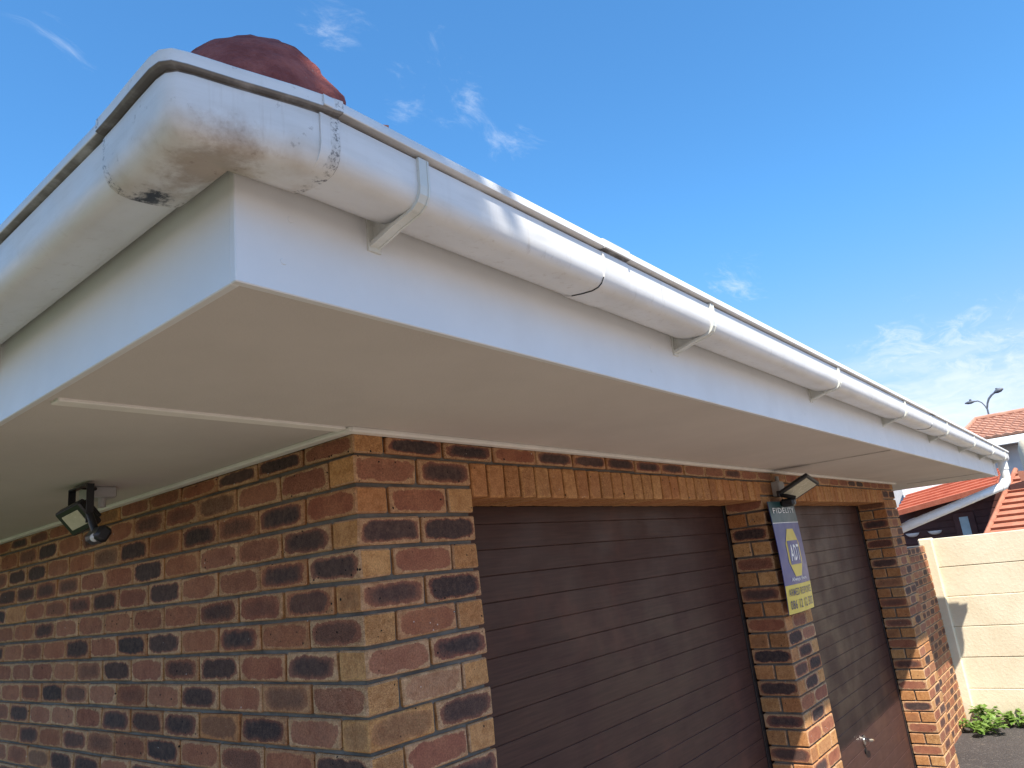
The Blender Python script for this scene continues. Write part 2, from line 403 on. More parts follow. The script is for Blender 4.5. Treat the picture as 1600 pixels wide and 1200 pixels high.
# ------------------------------------------------------------------ the ground
def sheet(name, x0, x1, y0, y1, z, mat):
    mb = MB(); mb.quad((x0, y0, z), (x1, y0, z), (x1, y1, z), (x0, y1, z)); o = mb.build(name, mat); tag(o, kind='structure'); return o
tag(sheet('ground', -300, 600, -400, 400, -GZ, M_ASPHALT), 'worn grey asphalt yard in front of the garage')
tag(sheet('bounce_paving', -4.6, 5.3, -9, -.02, -GZ+.004, M_PAVER), 'unseen pale concrete slab added along the garage doors to bounce light')  # unseen pale ground sheet, added to bounce light up under the eaves
tag(sheet('lawn', -16, -1.7, .0, 14, -GZ+.008, M_LAWN), 'green lawn beside the brick side wall')

# ------------------------------------------------------------------ the garage
CH = .08236; BL, BW, JT = .222, .106, .010; BH = CH-JT
OF, OS = .695, .750                     # eaves overhang front / side
ZS = .0645                               # underside of the soffit
X_P2, X_P3, X_END = 2.894, 5.788, 6.242
DEPTH = 6.4
garage = thing('brick_garage', 'face brick double garage with white eaves and two brown doors', 'garage')
bricks = []                             # (lo, hi, att)
def br(lo, hi, dark=None, tone=None, hcen=None):
    if dark is None:
        r = random.random()
        dark = random.uniform(.65, 1.) if r < .36 else (random.uniform(.25, .6) if r < .58 else 0.)
    att = dict(cen=random.uniform(.8, 1.) if random.random() > .1 else random.uniform(.25, .5), dark=dark, tone=random.random() if tone is None else tone, seed=random.random())
    att['hcen'] = random.uniform(0, .25) if hcen is None else hcen
    bricks.append((Vector(lo), Vector(hi), att))
def zc_(k): return (-(k-1)*CH+JT/2, -(k-2)*CH-JT/2)       # course k (1 = the cut top course)
NC = int((GZ+.02)/CH)+1
# known bricks of the corner pier: course -> (darkness of the stretchers, tone)
PIER = {2: [(.25, .6), (.75, .5)], 3: [(0, .3)], 4: [(.95, .6), (.9, .6)], 5: [(0, .6)], 6: [(.7, .5), (1, .5)], 7: [(0, .2)], 8: [(.05, .9), (.8, .7)], 9: [(-1, 1)], 10: [(1, .8), (.95, .9)], 11: [(0, .7)], 12: [(.8, .6), (.9, .7)]}
def pillar(x, k, known=None):
    z0, z1 = zc_(k)
    if k % 2:
        br((x, 0, z0), (x+BW, BL, z1)); d = (known or [(None, None)])
        br((x+BW+JT, .0, z0), (x+BW+JT+BL, BW, z1), *d[0]); br((x+.454-BW, 0, z0), (x+.454, BL, z1), 0, random.uniform(.5, 1))
    else:
        d = known or [(None, None)]*2
        br((x, 0, z0), (x+BL, BW, z1), *d[0]); br((x+BL+JT, 0, z0), (x+.454, BW, z1), *d[1])
        if x > 1: br((x, BW+JT, z0), (x+BL, BL, z1))
for k in range(2, NC+1):
    pillar(0, k, PIER.get(k)); pillar(X_P2, k); pillar(X_P3, k)
z0, z1 = JT/2, .055
x = 0.
br((0, 0, z0), (BW, BL, z1)); x = BW+JT; i = 0
DK1 = [.9, .8, 0, .9, .9, .85, .6, .8, .2, .2, .6, 0, .2, .3]
while x < X_END-.06:
    br((x, 0, z0), (min(x+BL, X_END), BW, z1), DK1[i] if i < len(DK1) else None); x += BL+JT; i += 1
for k in range(1, NC+1):                                   # side wall
    za, zb = (z0, z1) if k == 1 else zc_(k)
    y = BL+JT if k % 2 else BW+JT
    if k == 1:
        pass
    while y < DEPTH-.06:
        br((0, y, za), (BW, min(y+BL, DEPTH), zb)); y += BL+JT
    y = BL+JT if k % 2 else BW+JT
    while y < DEPTH-.06:                                   # far end wall
        br((X_END-BW, y, za), (X_END, min(y+BL, DEPTH), zb)); y += BL+JT
# mortar cores
wall_core = MB(); e = .012
wall_core.bevbox((e, e, -GZ-.1), (.454-e, BL-e, .050), .001)
wall_core.bevbox((e+.0006, BL-e-.002, -GZ-.1), (BL-e, DEPTH, .0505), .001)
wall_core.bevbox((X_END-BL+e, BL-e-.002, -GZ-.1), (X_END-e, DEPTH, .0505), .001)
for xp in (X_P2, X_P3): wall_core.bevbox((xp+e, e, -GZ-.1), (xp+.454-e, BL-e, .0496), .001)
for xa, xb in ((.454, X_P2), (X_P2+.454, X_P3)): wall_core.bevbox((xa-.02, e+.0004, -.111+e), (xb+.02, BL-e-.0007, .0492), .001)
wall_core.bevbox((.2, DEPTH-.2, -GZ-.1), (X_END-.2, DEPTH+.004, .0488), .001)
wall = wall_core.build('wall', M_MORTAR, garage)
# the 300 bricks that show largest are objects, the rest one joined part
def vis(bk):
    lo, hi, _ = bk; c = (lo+hi)/2; u, v, w = to_px((lo.x if c.x < 8 else c.x, lo.y, c.z))
    if w < .1 or not (-60 < u < 1660 and -60 < v < 1260): return 0
    n_x = abs((CAM-c).normalized().x)*(hi.y-lo.y); n_y = abs((CAM-c).normalized().y)*(hi.x-lo.x)
    if c.x > X_END-BW and lo.y > .1: return 0
    if lo.y > .1 and c.x > .2: n_y = 0
    if lo.y < .01 and lo.x > .01 and not (abs(lo.x-X_P2) < .01 or abs(lo.x-X_P3) < .01): n_x = 0
    return (n_x+n_y)*(hi.z-lo.z)/(w*w)
order = sorted(range(len(bricks)), key=lambda i: -vis(bricks[i]))
top = set(i for i in order[:300] if vis(bricks[i]) > 0)
rest = MB()
for i, (lo, hi, att) in enumerate(bricks):
    prot = random.uniform(-.0015, .0015)
    if i in top:
        mb = MB(); c = (lo+hi)/2
        mb.bevbox(lo, hi, random.uniform(.003, .005), att, .002); mb.build('brick', M_BRICK, wall, c)
    else: rest.bevbox(lo, hi, .004, att, .0012)
tag(rest.build('brick_remainder', M_BRICK, wall), kind='stuff')
for xa in (.454, X_P2+.454):                               # brick-on-edge lintels
    n = 29; pitch = 2.44/n
    for i in range(n):
        mb = MB(); lo = Vector((xa+pitch*i+.005, 0, -.111)); hi = Vector((xa+pitch*(i+1)-.005, BL, -.005))
        mb.bevbox(lo, hi, .004, dict(cen=.12, hcen=.1+.2*random.random(), dark=0, tone=random.uniform(.0, .75), seed=random.random()), .0018)
        mb.build('lintel_brick', M_BRICK, wall, (lo+hi)/2)

# doors
def door(xa, xb, handle):
    d = MB(); d.bevbox((xa-.1, .262, -GZ), (xb+.1, .285, -.05), .002)
    root = d.build('garage_door', M_DOOR, garage)
    zt = -.108; zb = -.173; PB = .0907
    while zt > -GZ+.03:
        zb_ = max(zb, -GZ+.012); mb = MB()
        pr = [(-.0082, zb_+.0004), (-.0100, zb_+.0030), (-.0102, (zb_+zt)/2), (-.0100, zt-.0025), (-.0082, zt-.0004), (.02, zt-.0004), (.02, zb_+.0004)]
        yo = .240+random.uniform(-.0006, .0006)
        mb.prism(pr, xa-.06, xb+.06, lambda p, a: (a, yo+p[0], p[1]))
        mb.build('board', M_DOOR, root)
        zt = zb; zb -= PB
    for xs in (xa-.002, xb-.035): box('door_jamb', (xs, .2235, -GZ), (xs+.037, .2285, -.1115), M_BLACK, root, .001)
    if handle:
        c = Vector((4.560, .228, -1.75)); mb = MB()
        mb.tube([c+Vector((0, .004, 0)), c+Vector((0, -.012, 0))], .032, 20)
        mb.tube([c+Vector((0, -.012, 0)), c+Vector((0, -.05, 0))], [.013, .011], 12)
        mb.tube([c+Vector((-.055, -.052, .012)), c+Vector((-.02, -.056, .004)), c+Vector((.02, -.056, -.004)), c+Vector((.055, -.052, -.012))], [.009, .012, .012, .009], 10)
        h = mb.build('handle', M_CHROME, root)
        kb = MB(); kb.tube([c+Vector((0, .01, -.075)), c+Vector((0, -.008, -.075))], .017, 16); kb.build('keyhole', M_BLACK, root)
door(.454, X_P2, False); door(X_P2+.454, X_P3, True)

# fascia, soffit, cover strips
XE = 7.70                                  # far end of the eaves
FT = .292
def eave(name, lo, hi, mat, parent, b=.002): return box(name, lo, hi, mat, parent, b)
fas = MB(); fas.bevbox((-OS-.0008, -OF, ZS-.0035), (XE, -OF+.014, FT), .0015); f1 = fas.build('fascia_board', M_FASCIA, garage)
eave('fascia_board', (-OS, -OF+.0138, ZS-.0033), (-OS+.014, DEPTH+.6, FT-.001), M_FASCIA, garage, .0015)
eave('fascia_board', (XE-.022, -OF+.0225, ZS-.0035), (XE-.001, DEPTH+.6, FT-.002), M_FASCIA, garage, .0015)
# end block of the fascia where the downpipe drops
box('fascia_joint', (XE-.17, -OF-.004, ZS-.003), (XE+.0015, -OF+.002, FT-.01), M_FASCIA, garage, .001)
for xq in (-.66, .42, 1.62, 2.82, 4.02, 5.22, 6.42):
    for zq in (.105, .178):
        mb = MB(); c_ = Vector((xq+random.uniform(-.02, .02), -OF+.001, zq+random.uniform(-.006, .006)))
        mb.tube([c_, c_+Vector((0, -.0020, 0))], [.0058, .0048], 10); mb.build('nail_head', M_FASCIA, garage)
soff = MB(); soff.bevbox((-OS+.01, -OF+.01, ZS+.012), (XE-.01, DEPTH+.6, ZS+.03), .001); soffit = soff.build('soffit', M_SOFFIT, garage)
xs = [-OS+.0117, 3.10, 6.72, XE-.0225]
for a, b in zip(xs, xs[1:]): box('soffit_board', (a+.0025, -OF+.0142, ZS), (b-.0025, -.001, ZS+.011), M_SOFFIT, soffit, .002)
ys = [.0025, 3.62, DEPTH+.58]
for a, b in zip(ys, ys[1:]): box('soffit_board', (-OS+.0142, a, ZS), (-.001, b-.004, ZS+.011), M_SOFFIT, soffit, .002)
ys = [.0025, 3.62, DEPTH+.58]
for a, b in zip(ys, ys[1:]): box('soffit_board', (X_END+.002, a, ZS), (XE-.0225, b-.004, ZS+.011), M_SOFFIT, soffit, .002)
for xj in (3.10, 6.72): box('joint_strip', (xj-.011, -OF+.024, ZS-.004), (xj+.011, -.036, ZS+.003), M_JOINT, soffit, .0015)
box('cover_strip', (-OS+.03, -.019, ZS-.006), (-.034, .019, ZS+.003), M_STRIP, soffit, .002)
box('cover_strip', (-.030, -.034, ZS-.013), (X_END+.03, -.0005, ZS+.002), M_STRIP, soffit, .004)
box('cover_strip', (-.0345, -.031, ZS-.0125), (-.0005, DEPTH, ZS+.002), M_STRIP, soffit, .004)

# roof (hipped, low pitch) with the red hip cap
PT = math.tan(rad(20)); zr = FT+.012; xa, xb, ya, yb = -OS-.05, XE+.16, -OF-.05, DEPTH+.65
hw = (yb-ya)/2; rm = MB()
e0 = [(xa, ya, zr), (xb, ya, zr), (xb, yb, zr), (xa, yb, zr)]; rz = zr+hw*PT
r0 = (xa+hw, ya+hw, rz); r1 = (xb-hw, ya+hw, rz)
rm.quad(e0[0], e0[1], r1, r0); rm.quad(e0[2], e0[3], r0, r1)
n = len(rm.v); rm.v += [Vector(p) for p in (e0[1], e0[2], r1)]; rm.face((n, n+1, n+2)); n = len(rm.v); rm.v += [Vector(p) for p in (e0[3], e0[0], r0)]; rm.face((n, n+1, n+2))
roof = rm.build('roof', M_TILE_OR, garage)
for sgn in range(14):                                     # tile courses on the front slope, and on the side slope
    t = .05+sgn*.30
    if t > hw-.2: break
    z = zr+t*PT; mb = MB()
    mb.prism([(0, .0), (0, .006 if sgn < 3 else .018), (.30, .004), (.30, -.004)], xa+t, xb-t, lambda p, a: (a, ya+t+p[0], z+p[0]*PT+p[1])); mb.build('tile_course', M_TILE_OR, roof)
    mb = MB(); mb.prism([(0, .0), (0, .006 if sgn < 3 else .018), (.30, .004), (.30, -.004)], ya+t, yb-t, lambda p, a: (xa+t+p[0], a, z+p[0]*PT+p[1])); mb.build('tile_course', M_TILE_OR, roof)
# lumpy mortar hip cap
hc = MB(); hd = Vector((1, 1, PT)).normalized(); hs = Vector((1, -1, 0)).normalized(); st = Vector((-.724, -.655, .385))
NS, NA = 80, 64
for i in range(NS+1):
    s_ = .11+(i-50)/30*1.3 if i > 50 else (i/50.)*.14-.03
    q = min(1, max(0, (s_+.03)/.13)); sc = math.sqrt(max(0, 1-(1-q)**2))*.86+.14*q if i else 0.02
    for j in range(NA+1):
        a = math.pi*j/NA; wv = .139*sc; hv = .185*sc
        p = st+hd*s_+hs*(-math.cos(a)*wv*(1.12-.12*math.sin(a)))+Vector((0, 0, math.sin(a)**.85*hv-.03))
        nz = noise.noise(p*11)*.013+noise.noise(p*31)*.006+noise.noise(p*75)*.0025-.010*max(0, noise.noise(p*Vector((5, 5, 22)).length/12)-.2)
        p += (hs*-math.cos(a)+Vector((0, 0, math.sin(a))))*nz*sc
        if j in (0, NA): p.z -= .10
        hc.v.append(p)
for i in range(NS):
    for j in range(NA):
        b0 = i*(NA+1)+j; hc.face((b0, b0+1, b0+NA+2, b0+NA+1), None, None, True)
hc.build('hip_cap', M_RED, roof)

# ------------------------------------------------------------------ gutter
gut = thing('rain_gutter', 'white plastic rain gutter with clips running round the garage eaves', 'gutter', (0, 0, 0))
PROF = [(.004, .292), (.004, .240), (.008, .228), (.018, .2165), (.036, .2100), (.062, .2060), (.088, .2040), (.103, .2065), (.113, .2130), (.1192, .2235), (.1220, .236), (.1225, .2812), (.1195, .2826), (.1195, .2864),
        (.1310, .2880), (.1325, .2895), (.1325, .3035), (.1310, .3055), (.1180, .3060), (.1155, .3030)]
def offset_prof(pr, d):
    o = []
    for i, p in enumerate(pr):
        a = Vector(pr[max(i-1, 0)]); b = Vector(pr[min(i+1, len(pr)-1)]); t = (b-a).normalized()
        o.append((p[0]+t.y*d*-1 if False else p[0]+d*t.y, p[1]-d*t.x))
    return o
def sweep(mb, stations, prof, thick=.0025):
    """stations: (base point, outward vector); prof swept as an open shell with thickness"""
    inner = offset_prof(prof, -thick); pts = prof+inner[::-1]; k = len(pts); n = len(mb.v)
    for (b, o) in stations:
        for p in pts: mb.v.append(Vector((b[0]+o[0]*p[0], b[1]+o[1]*p[0], p[1]+(b[2] if len(b) > 2 else 0))))
    m_ = len(stations)
    for s_ in range(m_-1):
        for i in range(k):
            j = (i+1) % k; q = n+s_*k
            mb.face((q+i, q+k+i, q+k+j, q+j), None, None, True)
    for i in range(len(prof)-1):
        for q, fl_ in ((n, 1), (n+(m_-1)*k, -1)): mb.face((q+i, q+i+1, q+k-2-i, q+k-1-i)[::fl_])
FRONT = (0, -1); SIDE = (-1, 0)
XJ, YJ = -.664, -.577
XG = 7.85                                   # far end of the gutter
def front_run(a, b, prof=PROF, n=1): return [((a+(b-a)*i/n, -OF), FRONT) for i in range(n+1)]
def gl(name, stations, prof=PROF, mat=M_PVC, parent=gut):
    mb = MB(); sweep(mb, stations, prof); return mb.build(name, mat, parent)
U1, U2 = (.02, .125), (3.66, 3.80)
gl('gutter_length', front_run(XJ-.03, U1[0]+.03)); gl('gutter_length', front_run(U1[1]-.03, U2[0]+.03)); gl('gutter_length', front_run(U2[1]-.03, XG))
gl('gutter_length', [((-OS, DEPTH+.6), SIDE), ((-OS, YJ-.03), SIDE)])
ec = MB(); n = len(PROF); ec.prism([PROF[i] for i in range(n)], XG-.004, XG+.003, lambda p, a: (a, -OF-p[0]*1.01, p[1]-.001)); ec.build('end_cap', M_PVC, gut)
def sleeve(d): return offset_prof(PROF, d)[:10]+[(.1222+d, .238), (.1225+d, .2798), (.1205+d, .2812), (.1205+d, .2850), (.1318, .2858), (.1325+d, .2875), (.1325+d, .3050), (.1310, .3060+d), (.1175, .3062+d), (.1150, .3040)]
P2 = sleeve(.0028)
# old corner piece; its front leg runs in slightly towards the fascia at the mitre
CST = [((-OS, YJ), SIDE), ((-OS, -.63), (-1.01, 0)), ((-OS, -.675), (-1.03, -.12)), ((-OS, -OF+.001), (-1.04, -.36)), ((-OS-.001, -OF), (-1.015, -.50)), ((-OS, -OF-.001), (-.955, -.585)), ((-OS+.002, -OF), (-.84, -.64)), ((-.735, -OF), (-.52, -.74)), ((-.70, -OF), (-.20, -.90)), ((XJ, -OF), FRONT)]
corner = gl('corner_piece', CST, P2, M_PVC_OLD)
for u in (U1, U2):
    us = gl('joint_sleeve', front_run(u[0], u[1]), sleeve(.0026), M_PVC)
    mb = MB(); sweep(mb, front_run(u[0]-.0016, u[0]+.001), offset_prof(PROF, .0021)[4:10], .002); mb.build('seal', M_GAP, us)
mb = MB(); sweep(mb, front_run(XJ-.001, XJ+.0012), offset_prof(PROF, .0016)[3:10], .002); mb.build('seal', M_GAP, corner)
mb = MB(); sweep(mb, [((-OS, YJ+.0016), SIDE), ((-OS, YJ-.001), SIDE)], offset_prof(PROF, .0016)[3:10], .002); mb.build('seal', M_GAP, corner)
# clips
def clip(x=None, y=None):
    def fn(p, a):
        return (a, -OF-p[0], p[1]) if x is not None else (-OS-p[0], a, p[1])
    c0 = x if x is not None else y; hw_ = .0095
    mb = MB()
    arm_o = [(.000, .179), (.030, .186), (.058, .1935), (.085, .1985), (.105, .2025), (.1175, .2105), (.1245, .2220), (.1268, .236), (.1273, .2835)]
    arm_i = [(.1225, .2835), (.1220, .236), (.1192, .2235), (.113, .2130), (.103, .2065), (.086, .2030), (.056, .1985), (.030, .1915), (.004, .187)]
    mb.prism(arm_o+arm_i, c0-hw_, c0+hw_, fn)
    for s_ in (-1, 1):                     # raised ribs along both edges
        a = c0+s_*hw_
        mb.prism([(p[0]+.0012*(p[0] > .09), p[1]-.0012) for p in arm_o]+[(p[0], p[1]) for p in arm_i], min(a-s_*.0025, a+s_*.0012), max(a-s_*.0025, a+s_*.0012), fn)
    # web to the wall plate, and the plate
    mb.prism([(.0005, .186), (.05, .1965), (.06, .2045), (.034, .2090), (.016, .2180), (.0006, .236)], c0-.0022, c0+.0022, fn)
    mb.prism([(-.0010, .172), (.0042, .172), (.0042, .238), (-.0010, .238)], c0-.0135, c0+.0135, fn)
    o = mb.build('clip', M_CLIP, gut)
for x in (-.505, .565, 1.745, 2.945, 4.205, 5.42, 6.56, 7.55): clip(x=x)
for y in (.235, 1.43, 2.63, 3.83): clip(y=y)
# downpipe: outlet, swan neck back to the garage corner, then down
dp = [Vector(p) for p in [(7.755, -OF-.060, .21), (7.755, -OF-.060, .045), (7.75, -OF-.052, -.005), (7.715, -OF-.020, -.042)]]
end_ = Vector((6.315, -.02, -.335))
dp += [dp[-1]+(end_-dp[-1])*t for t in (.05, .5, .96)]+[Vector((6.292, .05, -.36)), Vector((6.286, .09, -.40)), Vector((6.284, .115, -.47)), Vector((6.284, .12, -.62)), Vector((6.284, .12, -GZ+.05))]
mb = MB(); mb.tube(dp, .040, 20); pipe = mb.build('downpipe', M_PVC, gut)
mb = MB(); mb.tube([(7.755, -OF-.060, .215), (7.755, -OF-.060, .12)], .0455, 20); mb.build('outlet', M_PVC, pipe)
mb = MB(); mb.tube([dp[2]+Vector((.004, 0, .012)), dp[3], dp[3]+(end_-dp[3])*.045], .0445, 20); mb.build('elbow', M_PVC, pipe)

# ------------------------------------------------------------------ floodlights
def basis(xv, yv, zv, o):
    M = Matrix((xv, yv, zv)).transposed().to_4x4(); M.translation = o; return M
# side floodlight: box on the soffit, black yoke, square head, motion sensor below
fo = Vector((-.285, .965, ZS))
fl = thing('floodlight', 'black square floodlight on a yoke with motion sensor, fixed under the side eave', 'floodlight', fo)
def lb(name, mb, mat, par=None, o=fo):
    ob = mb.build(name, mat, par or fl); ob.location -= (Vector(o) if (par or fl) == fl or True else Vector()); return ob
mb = MB(); mb.bevbox((-.262, .985, ZS-.037), (-.182, 1.085, ZS+.0005), .005); mb.tube([(-.219, 1.01, ZS-.034), (-.219, 1.01, ZS-.066)], .012, 12); bx_ = mb.build('junction_box', M_GREYBOX, fl); bx_.location = -fo
ya_, yb_ = .885, 1.020; xh = -.305
yk = MB()
yk.bevbox((xh-.011, ya_-.002, ZS-.014), (xh+.011, yb_+.002, ZS-.0095), .001)
yk.bevbox((xh-.011, ya_-.004, ZS-.130), (xh+.011, ya_, ZS-.0098), .001)
yk.bevbox((xh-.0108, yb_, ZS-.104), (xh+.0112, yb_+.004, ZS-.0099), .001)
yk.tube([(xh, (ya_+yb_)/2, ZS-.012), (-.25, .985, ZS-.010)], .006, 8)
ob = yk.build('yoke', M_BLACK, fl); ob.location = -fo
yv = Vector((0, 1, 0)); th = rad(52); nv = Vector((-math.sin(th)*.94, -.34, -math.cos(th))).normalized()
yv = (yv-nv*yv.dot(nv)).normalized(); uv_ = nv.cross(yv)
hcn = Vector((xh-.008, (ya_+yb_)/2, ZS-.108)); HX = basis(yv, uv_, nv, hcn)
mb = MB(); mb.bevbox((-.055, -.045, -.020), (.055, .045, .010), .005, xf=HX); mb.bevbox((-.046, -.036, -.034), (.046, .036, -.018), .006, xf=HX)
for i in range(6): mb.bevbox((-.04+.015*i, -.034, -.042), (-.036+.015*i, .034, -.033), .001, xf=HX)
head = mb.build('lamp_head', M_BLACK, fl); head.location = -fo
mb = MB(); mb.bevbox((-.036, -.026, .0085), (.036, .026, .0115), .001, xf=HX); mb.build('lens', M_LED, head)
sx = Vector((xh+.012, ya_-.040, ZS-.172))
mb = MB(); SX = basis(Vector((0, 1, 0)), Vector((.55, 0, .83)).normalized(), Vector((.83, 0, -.55)).normalized(), sx)
mb.bevbox((-.042, -.024, -.020), (.042, .024, .020), .009, xf=SX)
mb.tube([(xh, ya_-.002, ZS-.105), (xh+.008, ya_-.028, ZS-.160)], .011, 10)
sn = mb.build('sensor', M_BLACK, fl); sn.location = -fo
mb = MB(); dc = sx+Vector((-.016, -.016, -.008))
for i in range(7):
    a = i/6*math.pi/2
    ring = [dc+Vector((-.70, -.66, -.3)).normalized()*(.012*math.sin(a)) for _ in range(1)]
ax = Vector((-.74, -.60, -.3)).normalized(); mb.tube([dc-ax*.004]+[dc+ax*(.013*math.sin(i/6*math.pi/2)) for i in range(7)], [.0135]+[.0135*math.cos(i/6*math.pi/2)+.0002 for i in range(7)], 16)
mb.build('sensor_dome', M_DOME, sn)

# front floodlight on the pillar between the doors
fo2 = Vector((3.14, 0, -.04))
f2 = thing('floodlight', 'black slim floodlight on an arm above the security sign between the doors', 'floodlight', fo2)
mb = MB(); mb.bevbox((3.085, -.045, -.088), (3.185, .002, -.002), .006); mb.tube([(3.15, -.02, -.010), (3.15, -.02, .03)], .012, 10); ob = mb.build('junction_box', M_GREYBOX, f2); ob.location = -fo2
mb = MB(); mb.bevbox((3.02, -.062, -.098), (3.20, -.045, -.062), .003); mb.tube([(3.06, -.05, -.085), (3.04, -.10, -.10), (3.05, -.14, -.115)], .012, 10); ob = mb.build('arm', M_BLACK, f2); ob.location = -fo2
hv_ = Vector((.05, -.90, .42)).normalized(); nv_ = Vector((-.30, -.40, -.87)); nv_ = (nv_-hv_*nv_.dot(hv_)).normalized(); wv_ = hv_.cross(nv_)
hc2 = Vector((3.10, -.155, -.060)); H2 = basis(wv_, hv_, nv_, hc2)
mb = MB(); mb.bevbox((-.080, -.095, -.014), (.080, .095, .008), .005, xf=H2); mb.bevbox((-.06, -.065, -.028), (.06, .065, -.012), .006, xf=H2); hd2 = mb.build('lamp_head', M_BLACK, f2); hd2.location = -fo2
mb = MB(); mb.bevbox((-.064, -.078, .0065), (.064, .078, .0095), .001, xf=H2); mb.build('lens', M_LED, hd2)
mb = MB(); mb.bevbox((3.03, -.13, -.158), (3.085, -.05, -.112), .012); ob = mb.build('sensor', M_BLACK, f2); ob.location = -fo2

# ------------------------------------------------------------------ security sign
M_SGREEN = simple('sign_dark_green', (.018, .060, .062), .35, .5, var=.05); M_SBLUE = simple('sign_blue', (.036, .044, .19), .35, .5, var=.08)
M_SYEL = simple('sign_yellow', (.62, .47, .060), .4, .5, var=.05); M_SWHITE = simple('sign_white_print', (.80, .80, .78), .4, .5, var=.02); M_SINK = simple('sign_navy_print', (.025, .03, .09), .4, .5)
so = Vector((2.872, -.036, -.735)); SW, SH = .425, .612
sg = thing('security_sign', 'tall green, blue and yellow security company sign on the pillar between the doors', 'sign', so)
def bow(x, z): return -.012*math.sin(math.pi*x/SW)-.010*(z/SH)*(1-z/SH)*4       # slightly bowed sheet
def plate(name, x0, x1, z0, z1, yoff, mat, nx=6, nz=4, par=None, th=.003):
    mb = MB()
    for side in (0, 1):
        for j in range(nz+1):
            for i in range(nx+1):
                x = x0+(x1-x0)*i/nx; z = z0+(z1-z0)*j/nz; mb.v.append(Vector((x, bow(x, z)+yoff+side*th, z)))
    o = (nx+1)*(nz+1)
    for j in range(nz):
        for i in range(nx):
            a = j*(nx+1)+i; mb.face((a, a+1, a+nx+2, a+nx+1), None, None, True); mb.face((o+a, o+a+nx+1, o+a+nx+2, o+a+1), None, None, True)
    ed = [i for i in range(nx+1)]+[j*(nx+1)+nx for j in range(1, nz+1)]+[nz*(nx+1)+i for i in range(nx-1, -1, -1)]+[j*(nx+1) for j in range(nz-1, 0, -1)]
    for q in range(len(ed)):
        a, b = ed[q], ed[(q+1) % len(ed)]; mb.face((a, o+a, o+b, b))
    return mb.build(name, mat, par or sg)
board = plate('sign_board', 0, SW, 0, SH, 0, M_SBLUE, 8, 12)
plate('header_band', .0005, SW-.0005, .492, SH-.0005, -.0012, M_SGREEN, 8, 4, board, .001)
plate('footer_band', .0005, SW-.0005, .0005, .150, -.0012, M_SYEL, 8, 4, board, .001)
plate('rule', .0006, SW-.0006, .489, .4925, -.0022, M_SWHITE, 8, 1, board, .0018)
def poly(name, pts, yoff, mat):
    cx = sum(p[0] for p in pts)/len(pts); cz = sum(p[1] for p in pts)/len(pts)
    fine = []
    for i, p in enumerate(pts):
        q = pts[(i+1) % len(pts)]
        for t in range(6): fine.append((p[0]+(q[0]-p[0])*t/6, p[1]+(q[1]-p[1])*t/6))
    mb = MB(); 
    def V3(x, z): return Vector((x, bow(x, z)+yoff, z))
    k = len(fine)
    for r in (0., .33, .66, 1.): mb.v += [V3(cx+(p[0]-cx)*r, cz+(p[1]-cz)*r) for p in fine]
    for rI in range(3):
        for i in range(k):
            j = (i+1) % k; mb.face((rI*k+i, rI*k+j, (rI+1)*k+j, (rI+1)*k+i))
    return mb.build(name, mat, board)
ox, oz = .215, .322
poly('emblem', [(ox-.050, oz-.132), (ox+.050, oz-.132), (ox+.108, oz-.052), (ox+.108, oz+.052), (ox+.050, oz+.132), (ox-.050, oz+.132), (ox-.108, oz+.052), (ox-.108, oz-.052)], -.0016, M_SYEL)
poly('emblem_square', [(ox-.088, oz-.066), (ox+.088, oz-.066), (ox+.088, oz+.066), (ox-.088, oz+.066)], -.0028, M_SBLUE)
def text(name, s, x0, x1, zb, h, mat, yoff=-.0042, bold=0.0):
    cu = bpy.data.curves.new(name, 'FONT'); cu.body = s; cu.size = 1; cu.offset = bold*.45; cu.space_character = 1.12; cu.resolution_u = 2
    tmp = bpy.data.objects.new(name, cu); C.objects.link(tmp); bpy.context.view_layer.update()
    me = bpy.data.meshes.new_from_object(tmp.evaluated_get(bpy.context.evaluated_depsgraph_get())); bpy.data.objects.remove(tmp)
    vx = [v.co.x for v in me.vertices]; vy = [v.co.y for v in me.vertices]; ax_, bx2, ay, by = min(vx), max(vx), min(vy), max(vy)
    for v in me.vertices:
        x = x0+(v.co.x-ax_)/(bx2-ax_)*(x1-x0); z = zb+(v.co.y-ay)/(by-ay)*h; v.co = (x, bow(x, z)+yoff, z)
    me.materials.clear(); me.materials.append(mat); o = bpy.data.objects.new(name, me); C.objects.link(o); o.parent = board; return o
text('lettering', 'FIDELITY', .035, .375, .545, .030, M_SWHITE, bold=.005)
text('lettering', 'ADT', ox-.072, ox+.076, oz-.045, .088, M_SWHITE, bold=.03)
text('lettering', 'Always there', .095, .335, .162, .026, M_SWHITE, bold=.01)
text('lettering', 'ARMED RESPONSE', .030, .395, .092, .038, M_SINK, bold=.012)
text('lettering', '086 12 12 300', .030, .395, .022, .048, M_SINK, bold=.02)

# ------------------------------------------------------------------ precast wall
XW = 8.60
pw = thing('precast_wall', 'cream painted precast panel boundary wall in sunlight beyond the garage', 'wall', (XW, 0, -GZ))
WT, NB = -.500, 6
hp = (WT+GZ-.03)/NB
posts = [.27, -1.36, -2.97, -4.58, -6.19]
def put(o): o.location = Vector(o.location)-Vector((XW, 0, -GZ)); return o
for i, y in enumerate(posts):
    mb = MB(); mb.bevbox((XW-.03, y-.075, -GZ-.1), (XW+.10, y+.075, WT+.012), .014); put(mb.build('post', M_CREAM, pw))
for i in range(len(posts)-1):
    for k in range(NB):
        mb = MB(); z0 = -GZ+.03+hp*k; mb.bevbox((XW+.006+random.uniform(-.003, .003), posts[i+1]+.06, z0+(.001 if k else -.06)), (XW+.055, posts[i]-.06, z0+hp-.002), .006); put(mb.build('panel', M_CREAM, pw))

